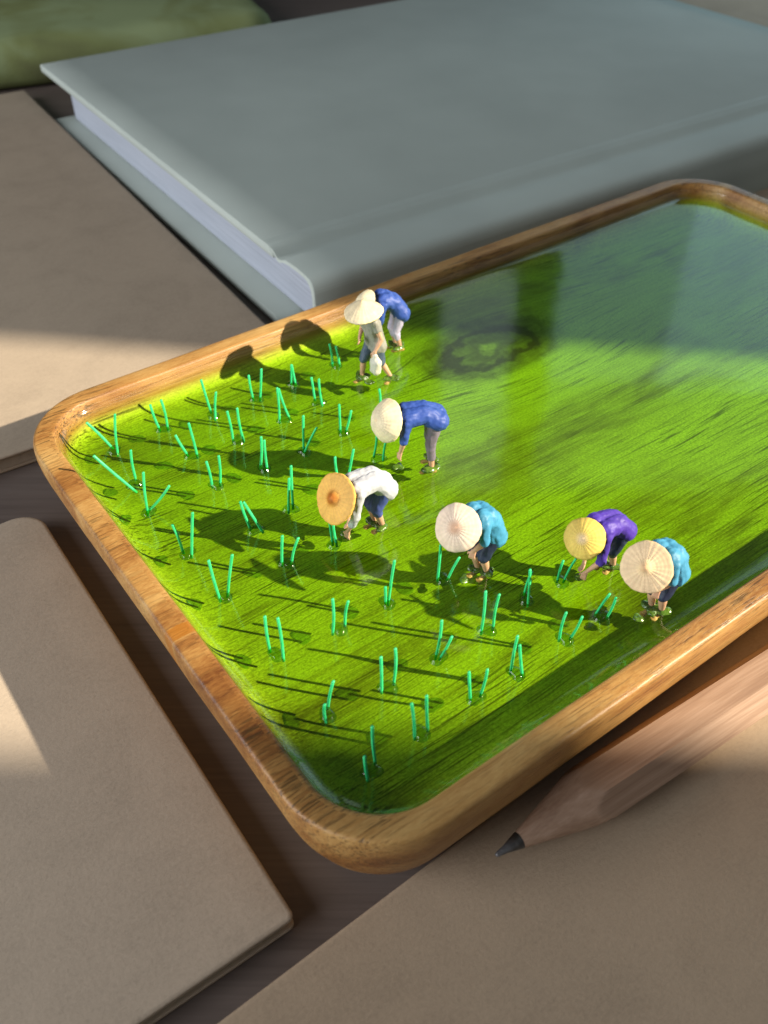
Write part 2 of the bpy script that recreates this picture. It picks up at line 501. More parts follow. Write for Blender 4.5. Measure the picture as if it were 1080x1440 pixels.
# ------------------------------------------------------------------ wooden tray
prof = [(1.6, ZT + 0.006), (0.95, ZT + 0.006), (0.74, ZT + 0.03), (0.52, ZT + 0.12), (0.35, 0.10), (0.22, 0.32), (0.12, 0.58), (0.055, 0.82), (0.015, 1.04), (0.0, 1.20),
        (0.0, 1.30), (0.003, 1.345), (0.010, 1.370), (0.024, 1.387), (0.042, 1.395), (0.065, 1.399), (0.16, 1.402), (0.24, 1.40), (0.268, 1.398), (0.290, 1.392), (0.305, 1.380), (0.315, 1.360), (0.324, 1.32),
        (0.345, 1.26), (0.37, 1.19), (0.392, 1.11), (0.425, 1.04), (0.475, 0.97), (0.55, 0.92), (0.68, 0.88), (0.88, 0.858), (1.12, ZF)]
me = sweep_rr('wooden_tray', HA, HB, RO, prof, n=26, ns=60)
for v in me.vertices:                                   # hand-worked unevenness
    v.co += 0.007 * noise.noise_vector(v.co * 0.9) * (1 if v.co.z > 0.1 else 0)
me.materials.append(M['wood']); me.materials.append(M['wood_floor'])
cnt_ = len(rr_outline(1, 1, .5, 26, 60))
top_i = prof.index((0.24, 1.40))
for p in me.polygons:
    if p.index // cnt_ >= top_i and p.index != len(me.polygons) - 2: p.material_index = 1
tray = frame_obj(link('wooden_tray', me, M['wood']), (TC.x, TC.y, 0), TH)
tag(tray, 'rounded rectangular carved wooden tray holding the green rice field', 'tray')

# resin water: meniscus climbs the wall
prof = [(0.36, 0.5), (0.338, 1.29), (0.348, 1.268), (0.360, 1.248), (0.378, 1.226), (0.40, 1.207), (0.43, 1.190), (0.465, 1.176), (0.505, 1.165), (0.55, 1.157), (0.60, 1.153), (0.67, 1.151), (0.80, ZW), (1.12, ZW)]
me = sweep_rr('resin_water', HA, HB, RO, prof, n=26, ns=60)
res = frame_obj(link('resin_water', me, M['resin']), (TC.x, TC.y, 0), TH)
tag(res, 'glossy clear green resin water filling the wooden tray', 'water')

# ------------------------------------------------------------------ pencil
def pencil_mats():
    k = N('cedar_wood')
    f = k.noise(k.coords((0.5, 9, 9)), 1.0, 6, 0.6, 0.6)
    fine = k.noise(k.coords((1.5, 40, 40)), 1.0, 4, 0.6)
    cc = k.ramp(k.math('ADD', k.math('MULTIPLY', f, .6), k.math('MULTIPLY', fine, .4)), [(0.34, (0.27, 0.165, 0.11)), (0.5, (0.36, 0.235, 0.16)), (0.66, (0.45, 0.31, 0.225))])
    a = k.principled(cc, 0.5, k.bump(fine, 0.3, 0.01), 0.4)
    k = N('graphite')
    b = k.principled(k.ramp(k.noise(k.coords(), 20, 4), [(0.3, (0.055, 0.056, 0.058)), (0.7, (0.13, 0.13, 0.135))]), 0.38, None, 0.6)
    return a, b
CEDAR, GRAPH = pencil_mats()
PZ = 0.27
ptip = Vector((1.10, 4.42, 0)); pdir = Vector((math.cos(R(32.8)), math.sin(R(32.8)), 0))
pr = 0.35
pen = empty('pencil', (ptip.x * KS, ptip.y * KS, PZ * KS + ZT), R(32.8), KS)
tag(pen, 'natural cedar pencil with graphite point lying along the tray on kraft paper', 'pencil')
def pen_ring(x, zc, slope=0.0, r=0.0, n=48):
    """section of a hexagonal rod cut by the sharpening cone (radius = slope * x)"""
    out = []
    for j in range(n):
        a = 2 * math.pi * j / n
        m = a % (math.pi / 3) - math.pi / 6
        rh = pr * math.cos(math.pi / 6) / math.cos(m)
        rr = r if r else min(rh, slope * x)
        out.append((x, rr * math.cos(a), zc + rr * math.sin(a)))
    return out
def tube_from_rings(name, rings, mat, parent):
    n = len(rings[0]); V = [p for r_ in rings for p in r_]; F = []
    for i in range(len(rings) - 1):
        for j in range(n):
            k = (j + 1) % n
            F.append((i * n + j, i * n + k, (i + 1) * n + k, (i + 1) * n + j))
    F.append(tuple(range(n))); F.append(tuple(range((len(rings) - 1) * n, len(rings) * n)))
    return link(name, fix_normals(mesh(name, V, F)), mat, parent)
apo = pr * math.cos(math.pi / 6)
CONE = 1.35
tilt = (apo - 0.02)
slope = pr / CONE
rings = [pen_ring(CONE * sx, apo, slope) for sx in (0.26, 0.33, 0.45, 0.6, 0.72, 0.80, 0.85, 0.88, 0.91, 0.94, 0.97, 1.0)]
rings += [pen_ring(CONE + 0.02 + i * 0.6, apo, 9.0) for i in range(26)]
ba = tube_from_rings('barrel', rings, CEDAR, pen)
ba.data.set_sharp_from_angle(angle=R(14))
rings = [pen_ring(0.045, apo, r=0.018), pen_ring(0.07, apo, r=0.027), pen_ring(CONE * 0.12, apo, slope), pen_ring(CONE * 0.262, apo, slope * 0.995)]
tube_from_rings('graphite_point', rings, GRAPH, pen)

# ------------------------------------------------------------------ farmer figures
def skin_mat():
    return paint('painted_skin', (0.62, 0.36, 0.22), 0.5, 0.12, 6, 0.1)
SKIN = skin_mat()
HAIR = paint('painted_hair', (0.03, 0.022, 0.018), 0.45, 0.2, 12, 0.3)
EYE = paint('painted_eye', (0.02, 0.015, 0.012), 0.3, 0.1, 6, 0.0)
def cl(name, c, rough=0.55): return paint(name, c, rough, 0.14, 5.0, 0.25)

class Lump:
    """collects tapered limbs (local metres) into one vertex soup, later fused by a voxel remesh"""
    def __init__(self): self.V, self.F = [], []
    def limb(self, a, b, ra, rb, flat=1.0, side=None, cap0=True, cap1=True, n=14):
        a, b = Vector(a), Vector(b)
        ax = (b - a)
        L = ax.length
        ax = ax.normalized() if L > 1e-6 else Vector((0, 0, 1))
        if side is None:
            side = Vector((0, 1, 0))
        u = (side - ax * side.dot(ax))
        if u.length < 1e-3: u = Vector((1, 0, 0)) - ax * ax.x
        u.normalize(); v = ax.cross(u)
        rows = []
        if cap0:
            for t in (-85, -60, -35, -12): rows.append((a + ax * ra * math.sin(R(t)), ra * math.cos(R(t))))
        rows.append((a, ra))
        for s in (0.33, 0.66): rows.append((a.lerp(b, s), ra + (rb - ra) * s))
        rows.append((b, rb))
        if cap1:
            for t in (12, 35, 60, 85): rows.append((b + ax * rb * math.sin(R(t)), rb * math.cos(R(t))))
        o = len(self.V)
        for c, r_ in rows:
            for j in range(n):
                an = 2 * math.pi * j / n
                self.V.append(c + u * (r_ * math.cos(an)) + v * (r_ * flat * math.sin(an)))
        for i in range(len(rows) - 1):
            for j in range(n):
                k = (j + 1) % n
                self.F.append((o + i * n + j, o + i * n + k, o + (i + 1) * n + k, o + (i + 1) * n + j))
        self.F.append(tuple(o + j for j in range(n - 1, -1, -1)))
        m = o + (len(rows) - 1) * n
        self.F.append(tuple(m + j for j in range(n)))
    def chain(self, pts, rads, **kw):
        for i in range(len(pts) - 1): self.limb(pts[i], pts[i + 1], rads[i], rads[i + 1], **kw)
    def fuse(self, name, voxel, smooth=3, wrinkle=0.0, seed=0):
        tmp = bpy.data.objects.new('tmp', mesh('tmp', self.V, self.F))
        col.objects.link(tmp)
        m = tmp.modifiers.new('r', 'REMESH'); m.mode = 'VOXEL'; m.voxel_size = voxel
        if smooth:
            s = tmp.modifiers.new('s', 'SMOOTH'); s.factor = 0.5; s.iterations = smooth
        dg = bpy.context.evaluated_depsgraph_get()
        me = bpy.data.meshes.new_from_object(tmp.evaluated_get(dg))
        me.name = name
        old = tmp.data
        bpy.data.objects.remove(tmp); bpy.data.meshes.remove(old)
        if wrinkle:
            me.update()
            nr = [v.normal.copy() for v in me.vertices]
            off = Vector((seed * 3.1, seed * 1.7, seed))
            for v, nn in zip(me.vertices, nr):
                p = v.co
                q = Vector((p.x * 9, p.y * 14, p.z * 7)) + off
                v.co = p + nn * wrinkle * (noise.noise(q) + 0.5 * noise.noise(q * 2.1))
            me.update()
        return me

def hand(L, wr, fwd, inner, size=1.0, curl=0.5, grip=False):
    """palm and five fingers; wr wrist point, fwd finger direction, inner = towards the thumb side"""
    wr, f = Vector(wr), Vector(fwd).normalized()
    t = Vector(inner); t = (t - f * t.dot(f)).normalized()
    p = f.cross(t)                                   # palm normal
    for s in (-0.026, 0.0, 0.026):
        L.limb(wr + t * s * 0.7, wr + f * 0.085 * size + t * s, 0.019, 0.017, n=8)
    for s, ln in ((-0.036, 0.055), (-0.013, 0.07), (0.011, 0.075), (0.035, 0.066)):
        b = wr + f * 0.088 * size + t * s
        m = b + (f * (1 - 0.3 * curl) + p * curl * 0.6) * ln * 0.55
        e = m + (f * (1 - 0.8 * curl) + p * curl * 1.1) * ln * 0.55
        L.chain([b, m, e], [0.0125, 0.0115, 0.0095], n=8)
    b = wr + f * 0.03 + t * 0.032
    m = b + (f * 0.6 + t * 0.7 + p * 0.3) * 0.045
    e = m + (f * 0.9 + t * 0.1 + p * 0.5) * 0.04
    L.chain([b, m, e], [0.015, 0.0125, 0.0105], n=8)

def lerp(a, b, s): return Vector(a).lerp(Vector(b), s)

def make_hat(root, centre, axis, rad, height, mat, style, parentname='straw_hat'):
    """shallow conical straw hat with ribs; built along local z then turned"""
    nseg, V, F = 96, [], []
    prof_t, prof_b = [], []
    for i in range(13):
        s = i / 12
        if style == 'cone': z = height * (1 - s) ** 0.92
        elif style == 'dome': z = height * (1 - s ** 2.2)
        else: z = height * (0.62 * (1 - s) + 0.38 * max(0.0, 1 - (s / 0.30) ** 2))
        prof_t.append((rad * s, z))
    th = 0.018
    for i in range(12, -1, -1):
        s = i / 12
        prof_b.append((rad * s * 0.985, prof_t[i][1] - th - 0.004 * (i == 12)))
    pf = prof_t[1:] + prof_b[:-1]
    V.append((0, 0, prof_t[0][1] + 0.006))
    nb = len(pf)
    rng = random.Random(int(rad * 1000) + int(centre[0] * 100))
    ph = [rng.random() * 6.28 for _ in range(4)]
    for (r_, z) in pf:
        for j in range(nseg):
            a = 2 * math.pi * j / nseg
            rib = 0.0045 * (1 if j % 4 == 0 else (-0.25 if j % 4 == 2 else 0.2)) * min(1, r_ / (0.25 * rad))
            edge = 1 + 0.014 * math.sin(3 * a + ph[0]) + 0.009 * math.sin(7 * a + ph[1]) + 0.006 * math.sin(17 * a + ph[2])
            wob = 0.03 * (r_ / rad) ** 2 * math.sin(2 * a + ph[3]) * height
            V.append((r_ * edge * math.cos(a), r_ * edge * math.sin(a), z + rib + wob))
    V.append((0, 0, prof_b[-1][1]))
    for j in range(nseg): F.append((0, 1 + j, 1 + (j + 1) % nseg))
    for i in range(nb - 1):
        for j in range(nseg):
            k = (j + 1) % nseg
            F.append((1 + i * nseg + j, 1 + (i + 1) * nseg + j, 1 + (i + 1) * nseg + k, 1 + i * nseg + k))
    lb = 1 + (nb - 1) * nseg
    for j in range(nseg): F.append((lb + j, len(V) - 1, lb + (j + 1) % nseg))
    me = fix_normals(mesh(parentname, V, F))
    h = link(parentname, me, mat, root)
    h.location = centre
    h.rotation_euler = Vector(axis).to_track_quat('Z', 'Y').to_euler()
    return h

def hat_mat(name, c, tip, tip_r):
    k = N(name)
    tc = k.t.nodes.new('ShaderNodeTexCoord')
    sep = k.n('ShaderNodeSeparateXYZ', {0: tc.outputs['Object']})
    x, y, z = sep.outputs
    rr = k.math('SQRT', k.math('ADD', k.math('MULTIPLY', x, x), k.math('MULTIPLY', y, y)))
    ang = k.math('ARCTAN2', y, x)
    ribs = k.math('POWER', k.math('ABSOLUTE', k.math('SINE', k.math('MULTIPLY', ang, 12.0))), 0.35)
    rings = k.math('SINE', k.math('MULTIPLY', rr, 150.0))
    nz = k.noise(tc.outputs['Object'], 7.0, 4, 0.6)
    base = k.ramp(nz, [(0.3, tuple(q * 0.80 for q in c)), (0.7, tuple(min(1, q * 1.1) for q in c))])
    base = k.mix(k.math('MULTIPLY', k.math('SUBTRACT', 1.0, ribs), 0.22), base, tuple(q * 0.45 for q in c))
    base = k.mix(k.math('MULTIPLY_ADD', rings, 0.03, 0.03), base, tuple(q * 0.5 for q in c))
    tm = k.n('ShaderNodeMapRange', {0: k.math('ADD', rr, k.math('MULTIPLY', nz, 0.06)), 1: tip_r, 2: tip_r * 2.1, 3: 0.9, 4: 0.0}).outputs[0]
    base = k.mix(tm, base, tip)
    return k.principled(base, 0.6, k.bump(k.math('ADD', rings, k.math('MULTIPLY', ribs, 2.0)), 0.12, 0.005), 0.3)

def base_blob(root, spots, seed):
    """dried glue and moss clump under the feet"""
    rng = random.Random(seed)
    for i, (x, y, r_) in enumerate(spots):
        L = Lump()
        L.limb((x, y, 0.09), (x, y, 0.09 + r_ * 0.12), r_ * 0.7, r_ * 0.5, n=10)
        for _ in range(5):
            dx, dy = rng.uniform(-r_, r_) * 0.7, rng.uniform(-r_, r_) * 0.7
            q = r_ * rng.uniform(0.35, 0.6)
            L.limb((x + dx, y + dy, 0.09), (x + dx * 1.1, y + dy * 1.1, 0.09 + q * 0.25), q, q * 0.75, n=10)
        gb = L.fuse('glue_base', 0.014, 3, 0.012, seed + i)
        for v in gb.vertices: v.co.z = 0.098 + (v.co.z - 0.09) * 0.5
        link('glue_base', gb, M['moss'], root)

def moss_mat():
    k = N('dark_green_glue')
    f = k.noise(k.coords(), 9, 4, 0.6)
    cc = k.ramp(f, [(0.35, (0.02, 0.045, 0.008)), (0.6, (0.10, 0.20, 0.02)), (0.75, (0.25, 0.38, 0.05))])
    return k.principled(cc, 0.22, k.bump(f, 0.4, 0.05), 0.6)
M['moss'] = moss_mat()

def figure(loc, yaw, scale, label, J, shirt, trousers, hat, sleeve=1.0, leg_to=1.0, seed=1, extra=None):
    """J: joints in local metres (x forward, y left, z up)"""
    root = empty('person', (loc[0], loc[1], loc[2] - 0.095), yaw, scale * 1.03)   # feet set into the resin
    tag(root, label, 'person', 'miniature rice farmers in the tray')
    hip, waist, chest, neck, head = [Vector(J[k]) for k in ('hip', 'waist', 'chest', 'neck', 'head')]
    hx = Vector(J['head_up']).normalized()             # top of the head
    hf = Vector(J['head_front']); hf = (hf - hx * hf.dot(hx)).normalized()
    hs = hx.cross(hf)
    sh = {s: chest + Vector((J.get('sh_fwd', 0.03), s * 0.165, J.get('sh_up', 0.0))) for s in (1, -1)}
    hj = {s: hip + Vector((0, s * 0.09, -0.03)) for s in (1, -1)}
    kn = {1: Vector(J['knee_l']), -1: Vector(J['knee_r'])}
    an = {1: Vector(J['ank_l']), -1: Vector(J['ank_r'])}
    toe = {1: Vector(J['toe_l']), -1: Vector(J['toe_r'])}
    el = {1: Vector(J['elb_l']), -1: Vector(J['elb_r'])}
    wr = {1: Vector(J['wri_l']), -1: Vector(J['wri_r'])}
    hd = {1: Vector(J.get('hand_l', (0.25, 0, -1))), -1: Vector(J.get('hand_r', (0.25, 0, -1)))}
    # ---- body
    B = Lump()
    for s in (1, -1):
        B.chain([hip + Vector((0, s * 0.06, 0)), waist + Vector((0, s * 0.045, 0)), chest + Vector((0, s * 0.075, 0))], [0.115, 0.10, 0.115])
        B.chain([chest + Vector((0, s * 0.06, 0)), sh[s]], [0.09, 0.062])
        B.chain([sh[s], lerp(sh[s], el[s], .5), el[s]], [0.056, 0.050, 0.040])
        B.chain([el[s], lerp(el[s], wr[s], .35), wr[s]], [0.041, 0.041, 0.026])
        hand(B, wr[s], hd[s], (0.5, -s, 0.0), 1.0, 0.55)
        B.chain([hj[s], lerp(hj[s], kn[s], .5), kn[s]], [0.092, 0.078, 0.055])
        B.chain([kn[s], lerp(kn[s], an[s], .35), an[s]], [0.054, 0.056, 0.034])
        td = (toe[s] - an[s]); td.z = 0; td.normalize()
        heel = an[s] - td * 0.045 + Vector((0, 0, -0.045))
        ball = an[s] + td * 0.13 + Vector((0, 0, min(0, toe[s].z - an[s].z) - 0.0))
        ball.z = heel.z + (toe[s].z - (an[s].z - 0.055)) * 0.6
        B.chain([heel, lerp(heel, ball, .5) + Vector((0, 0, .012)), ball], [0.034, 0.036, 0.030])
        B.limb(an[s], lerp(heel, ball, .5), 0.034, 0.034)
        sd = Vector((-td.y, td.x, 0))
        for q in range(5):
            b = ball + sd * (q - 2) * 0.016
            B.limb(b, b + td * (0.05 - 0.006 * abs(q - 2)), 0.0135, 0.011, n=8)
    B.limb(chest, neck, 0.085, 0.055)
    B.limb(neck, head - hx * 0.05, 0.052, 0.05)
    B.limb(head - hx * 0.02, head + hx * 0.035, 0.082, 0.084, side=hs)          # skull
    B.limb(head - hx * 0.075 + hf * 0.028, head + hf * 0.02, 0.05, 0.066, side=hs)  # jaw and face
    B.limb(head + hf * 0.092 - hx * 0.002, head + hf * 0.102 - hx * 0.03, 0.010, 0.016, n=8)   # nose
    B.limb(head + hf * 0.078 - hx * 0.062 + hs * 0.018, head + hf * 0.078 - hx * 0.062 - hs * 0.018, 0.011, 0.011, n=8)  # lips
    for s in (1, -1):
        B.limb(head + hs * s * 0.084 + hx * 0.018, head + hs * s * 0.082 - hx * 0.022, 0.015, 0.011, n=8)  # ears
    body = link('body', B.fuse('body', 0.0075, 2), SKIN, root)
    # eyes and hair as children of the body
    for s in (1, -1):
        E_ = Lump(); c = head + hf * 0.081 + hs * s * 0.031 + hx * 0.012
        E_.limb(c - hs * .006, c + hs * .006, 0.0085, 0.0085, n=8)
        link('eye', mesh('eye', E_.V, E_.F), EYE, body)
    Hh = Lump()
    Hh.limb(head + hx * 0.02 - hf * 0.018, head + hx * 0.055 - hf * 0.012, 0.085, 0.078, side=hs)
    Hh.limb(head - hx * 0.055 - hf * 0.035, head - hf * 0.03, 0.05, 0.07, side=hs)
    link('hair', Hh.fuse('hair', 0.012, 2, 0.004, seed), HAIR, root)
    # ---- shirt
    S = Lump()
    hemp = J.get('hem', 0.06)
    hem = hip + (hip - waist).normalized() * hemp
    for s in (1, -1):
        S.chain([hem + Vector((0, s * 0.07, 0)), waist + Vector((0, s * 0.055, 0)), chest + Vector((0, s * 0.085, 0))], [0.158, 0.135, 0.138])
        S.limb(chest + Vector((0, s * 0.07, 0)), sh[s], 0.115, 0.082)
        if sleeve > 0:
            a_end = el[s] if sleeve >= 0.5 else lerp(sh[s], el[s], sleeve * 2)
            S.chain([sh[s], a_end], [0.078, 0.066], cap1=sleeve > 0.5)
            if sleeve > 0.5:
                S.limb(el[s], lerp(el[s], wr[s], (sleeve - .5) * 2 * 0.9), 0.064, 0.050, cap1=False)
    S.limb(chest, lerp(chest, neck, .55), 0.11, 0.075)
    if J.get('hunch'):
        q = lerp(waist, chest, .6) + Vector(J['hunch'])
        S.limb(q + Vector((0, .07, 0)), q - Vector((0, .07, 0)), 0.13, 0.13)
    sh_o = link('shirt', S.fuse('shirt', 0.013, 3, 0.014, seed), shirt, root)
    # ---- trousers
    T = Lump()
    for s in (1, -1):
        T.limb(hip + Vector((0.02, s * 0.05, -.02)), hj[s], 0.108, 0.112)
        if leg_to <= 0.5:
            T.chain([hj[s], lerp(hj[s], kn[s], leg_to * 2)], [0.115, 0.092], cap1=False)
        else:
            T.chain([hj[s], kn[s]], [0.115, 0.082])
            T.limb(kn[s], lerp(kn[s], an[s], (leg_to - .5) * 2), 0.080, 0.062, cap1=False)
    link('trousers', T.fuse('trousers', 0.013, 3, 0.012, seed + 5), trousers, root)
    hat_c, hat_axis, hr, hh, hm, hstyle = hat
    # world axis -> local
    ax = Matrix.Rotation(-yaw, 3, 'Z') @ Vector(hat_axis).normalized()
    make_hat(root, head + ax * hat_c, ax, hr, hh, hm, hstyle)
    base_blob(root, [(an[1].x + .02, an[1].y, J.get('blob', 0.13)), (an[-1].x + .02, an[-1].y, J.get('blob', 0.13)), (wr[1].x, (wr[1].y + wr[-1].y) / 2, 0.09)], seed)
    return root

def bent(**kw):
    J = dict(hip=(-0.16, 0, 0.78), waist=(-0.02, 0, 0.94), chest=(0.24, 0, 0.97), neck=(0.37, 0, 0.93), head=(0.47, 0, 0.87),
             head_up=(0.85, 0, 0.45), head_front=(0.45, 0, -0.85),
             knee_l=(-0.03, 0.08, 0.44), knee_r=(-0.01, -0.08, 0.44), ank_l=(-0.14, 0.06, 0.07), ank_r=(-0.09, -0.06, 0.07),
             toe_l=(0.06, 0.07, 0.02), toe_r=(0.11, -0.07, 0.02),
             elb_l=(0.30, 0.20, 0.66), elb_r=(0.30, -0.20, 0.66), wri_l=(0.38, 0.09, 0.42), wri_r=(0.36, -0.09, 0.40), sh_fwd=0.02, sh_up=-0.03)
    J.update(kw)
    return J

C_BLUE = cl('royal_blue_paint', (0.035, 0.085, 0.36))
C_CYAN = cl('sky_blue_paint', (0.06, 0.30, 0.50))
C_VIOL = cl('violet_paint', (0.075, 0.035, 0.36))
C_WHITE = cl('pale_grey_paint', (0.52, 0.54, 0.58))
C_VEST = cl('grey_vest_paint', (0.28, 0.28, 0.24))
C_NAVY = cl('navy_paint', (0.018, 0.028, 0.065))
C_INDIGO = cl('indigo_paint', (0.06, 0.09, 0.30))
C_LAV = cl('lavender_paint', (0.46, 0.43, 0.58))
C_PURG = cl('purple_grey_paint', (0.20, 0.17, 0.22))
C_SLATE = cl('slate_blue_paint', (0.055, 0.085, 0.13))
C_BAG = cl('cream_bag_paint', (0.62, 0.60, 0.50))
H_CREAM = hat_mat('cream_straw', (0.86, 0.72, 0.46), (0.78, 0.60, 0.34), 0.03)
H_IVORY = hat_mat('ivory_straw', (0.88, 0.76, 0.50), (0.80, 0.62, 0.36), 0.03)
H_GOLD = hat_mat('golden_straw', (0.88, 0.50, 0.11), (0.42, 0.12, 0.01), 0.085)
H_PINK = hat_mat('pinkish_straw', (0.90, 0.72, 0.54), (0.68, 0.42, 0.26), 0.07)
H_YELL = hat_mat('yellow_straw', (0.86, 0.62, 0.14), (0.80, 0.60, 0.34), 0.06)
H_TAN = hat_mat('tan_straw', (0.88, 0.65, 0.38), (0.66, 0.42, 0.22), 0.05)

def yawdir(x, y): return math.atan2(y, x)
SC = 0.93
# walking farmer with a bag
wlk = figure((-0.14, 12.22, ZW), yawdir(-0.80, -0.60), 0.87, 'walking farmer in grey vest and cone hat carrying a pale bag',
       dict(hip=(0, 0, 0.84), waist=(0.03, 0, 1.02), chest=(0.10, 0, 1.22), neck=(0.17, 0, 1.36), head=(0.23, 0, 1.44),
            head_up=(0.08, 0, 1), head_front=(1, 0, -0.1), knee_l=(-0.02, 0.14, 0.46), knee_r=(0.17, -0.11, 0.46),
            ank_l=(-0.20, 0.20, 0.10), ank_r=(0.20, -0.13, 0.07), toe_l=(-0.02, 0.26, 0.02), toe_r=(0.40, -0.13, 0.03),
            elb_l=(0.06, 0.27, 1.00), elb_r=(0.10, -0.24, 1.02), wri_l=(0.20, 0.26, 0.80), wri_r=(0.26, -0.10, 0.92), sh_up=0.08,
            hand_l=(0.3, 0, -1), hand_r=(0.5, 0.8, -0.2), hem=0.10, blob=0.15),
       C_VEST, C_SLATE, (0.03, (-0.10, -0.10, 1.0), 0.335, 0.23, H_CREAM, 'cone'), sleeve=0.28, leg_to=0.56, seed=3)
L_ = Lump()
L_.chain([(0.20, 0.27, 0.72), (0.20, 0.28, 0.60), (0.20, 0.28, 0.46)], [0.06, 0.12, 0.115], flat=0.75)
bag = link('bag', L_.fuse('bag', 0.014, 4, 0.016, 9), C_BAG)
bag.parent = None
bag.location = wlk.location; bag.rotation_euler = wlk.rotation_euler; bag.scale = wlk.scale
tag(bag, 'small pale cream bag hanging from the hand of the walking farmer', 'bag')

figure((0.14, 13.10, ZW), yawdir(-0.96, -0.28), 0.88, 'bent farmer in royal blue shirt and lavender trousers behind the walking one',
       bent(hip=(-0.12, 0, 0.84), waist=(-0.02, 0, 1.02), chest=(0.20, 0, 1.10), neck=(0.36, 0, 1.06), head=(0.48, 0, 1.02), elb_l=(0.28, .2, .8), elb_r=(.28, -.2, .8), hunch=(0, 0, 0.02)),
       C_BLUE, C_LAV, (0.03, (-0.80, -0.35, 0.50), 0.27, 0.17, H_IVORY, 'dome'), sleeve=0.75, leg_to=0.72, seed=4)
figure((0.66, 10.02, ZW), yawdir(-0.985, -0.17), SC * 1.02, 'bent farmer in royal blue shirt and purple grey trousers with straight legs',
       bent(hip=(-0.02, 0, 0.93), waist=(0.12, 0, 1.02), chest=(0.38, 0, 1.00), neck=(0.50, 0, 0.96), head=(0.62, 0, 0.93),
            knee_l=(0.03, 0.09, 0.50), knee_r=(0.0, -0.10, 0.50), ank_l=(0.0, 0.11, 0.07), ank_r=(-0.06, -0.11, 0.07), toe_l=(0.18, .12, .02), toe_r=(.12, -.12, .02),
            elb_l=(0.44, 0.2, 0.70), elb_r=(0.36, -0.2, 0.70), wri_l=(0.47, 0.12, 0.44), wri_r=(0.36, -0.13, 0.44)),
       C_BLUE, C_PURG, (0.03, (-0.72, -0.48, 0.40), 0.31, 0.20, H_IVORY, 'dome'), sleeve=0.62, leg_to=0.80, seed=5)
figure((-0.16, 8.72, ZW), yawdir(-0.88, -0.47), SC, 'bent farmer in pale grey shirt, indigo trousers and wide golden hat',
       bent(wri_l=(0.40, 0.07, 0.22), wri_r=(0.30, -0.10, 0.26), elb_l=(0.34, .2, .55), elb_r=(.24, -.2, .58), chest=(0.24, 0, 0.92), neck=(.38, 0, .87), head=(.50, 0, .80)),
       C_WHITE, C_INDIGO, (0.04, (-0.64, -0.55, 0.50), 0.345, 0.11, H_GOLD, 'flat'), sleeve=0.82, leg_to=0.66, seed=6)
STOOP = dict(hip=(-0.18, 0, 0.80), waist=(-0.12, 0, 1.02), chest=(0.08, 0, 1.16), neck=(0.22, 0, 1.18), head=(0.36, 0, 1.12), hem=0.10,
             elb_l=(0.12, 0.22, 0.90), elb_r=(0.10, -0.22, 0.90), wri_l=(0.20, 0.12, 0.72), wri_r=(0.16, -0.12, 0.70), hunch=(-0.04, 0, 0.03))
figure((1.15, 7.85, ZW), yawdir(-0.80, -0.60), SC, 'stooping farmer in sky blue shirt and pinkish hat, standing alone in mid field',
       bent(**STOOP), C_CYAN, C_NAVY, (0.05, (-0.42, -0.62, 0.58), 0.30, 0.10, H_PINK, 'dome'), sleeve=0.6, leg_to=0.60, seed=7)
figure((2.76, 7.98, ZW), yawdir(-0.85, -0.53), SC * 0.95, 'bent farmer in violet shirt and yellow hat near the right',
       bent(wri_l=(0.40, 0.06, 0.24), wri_r=(0.30, -0.08, 0.26), elb_l=(0.30, .2, .52), elb_r=(.22, -.2, .56)),
       C_VIOL, C_NAVY, (0.04, (-0.45, -0.62, 0.58), 0.28, 0.12, H_YELL, 'dome'), sleeve=0.62, leg_to=0.64, seed=8)
figure((3.20, 7.22, ZW), yawdir(-0.80, -0.60), SC, 'stooping farmer in sky blue shirt and tan hat beside the near rim',
       bent(**STOOP), C_CYAN, C_NAVY, (0.05, (-0.46, -0.62, 0.56), 0.305, 0.11, H_TAN, 'flat'), sleeve=0.6, leg_to=0.60, seed=10)

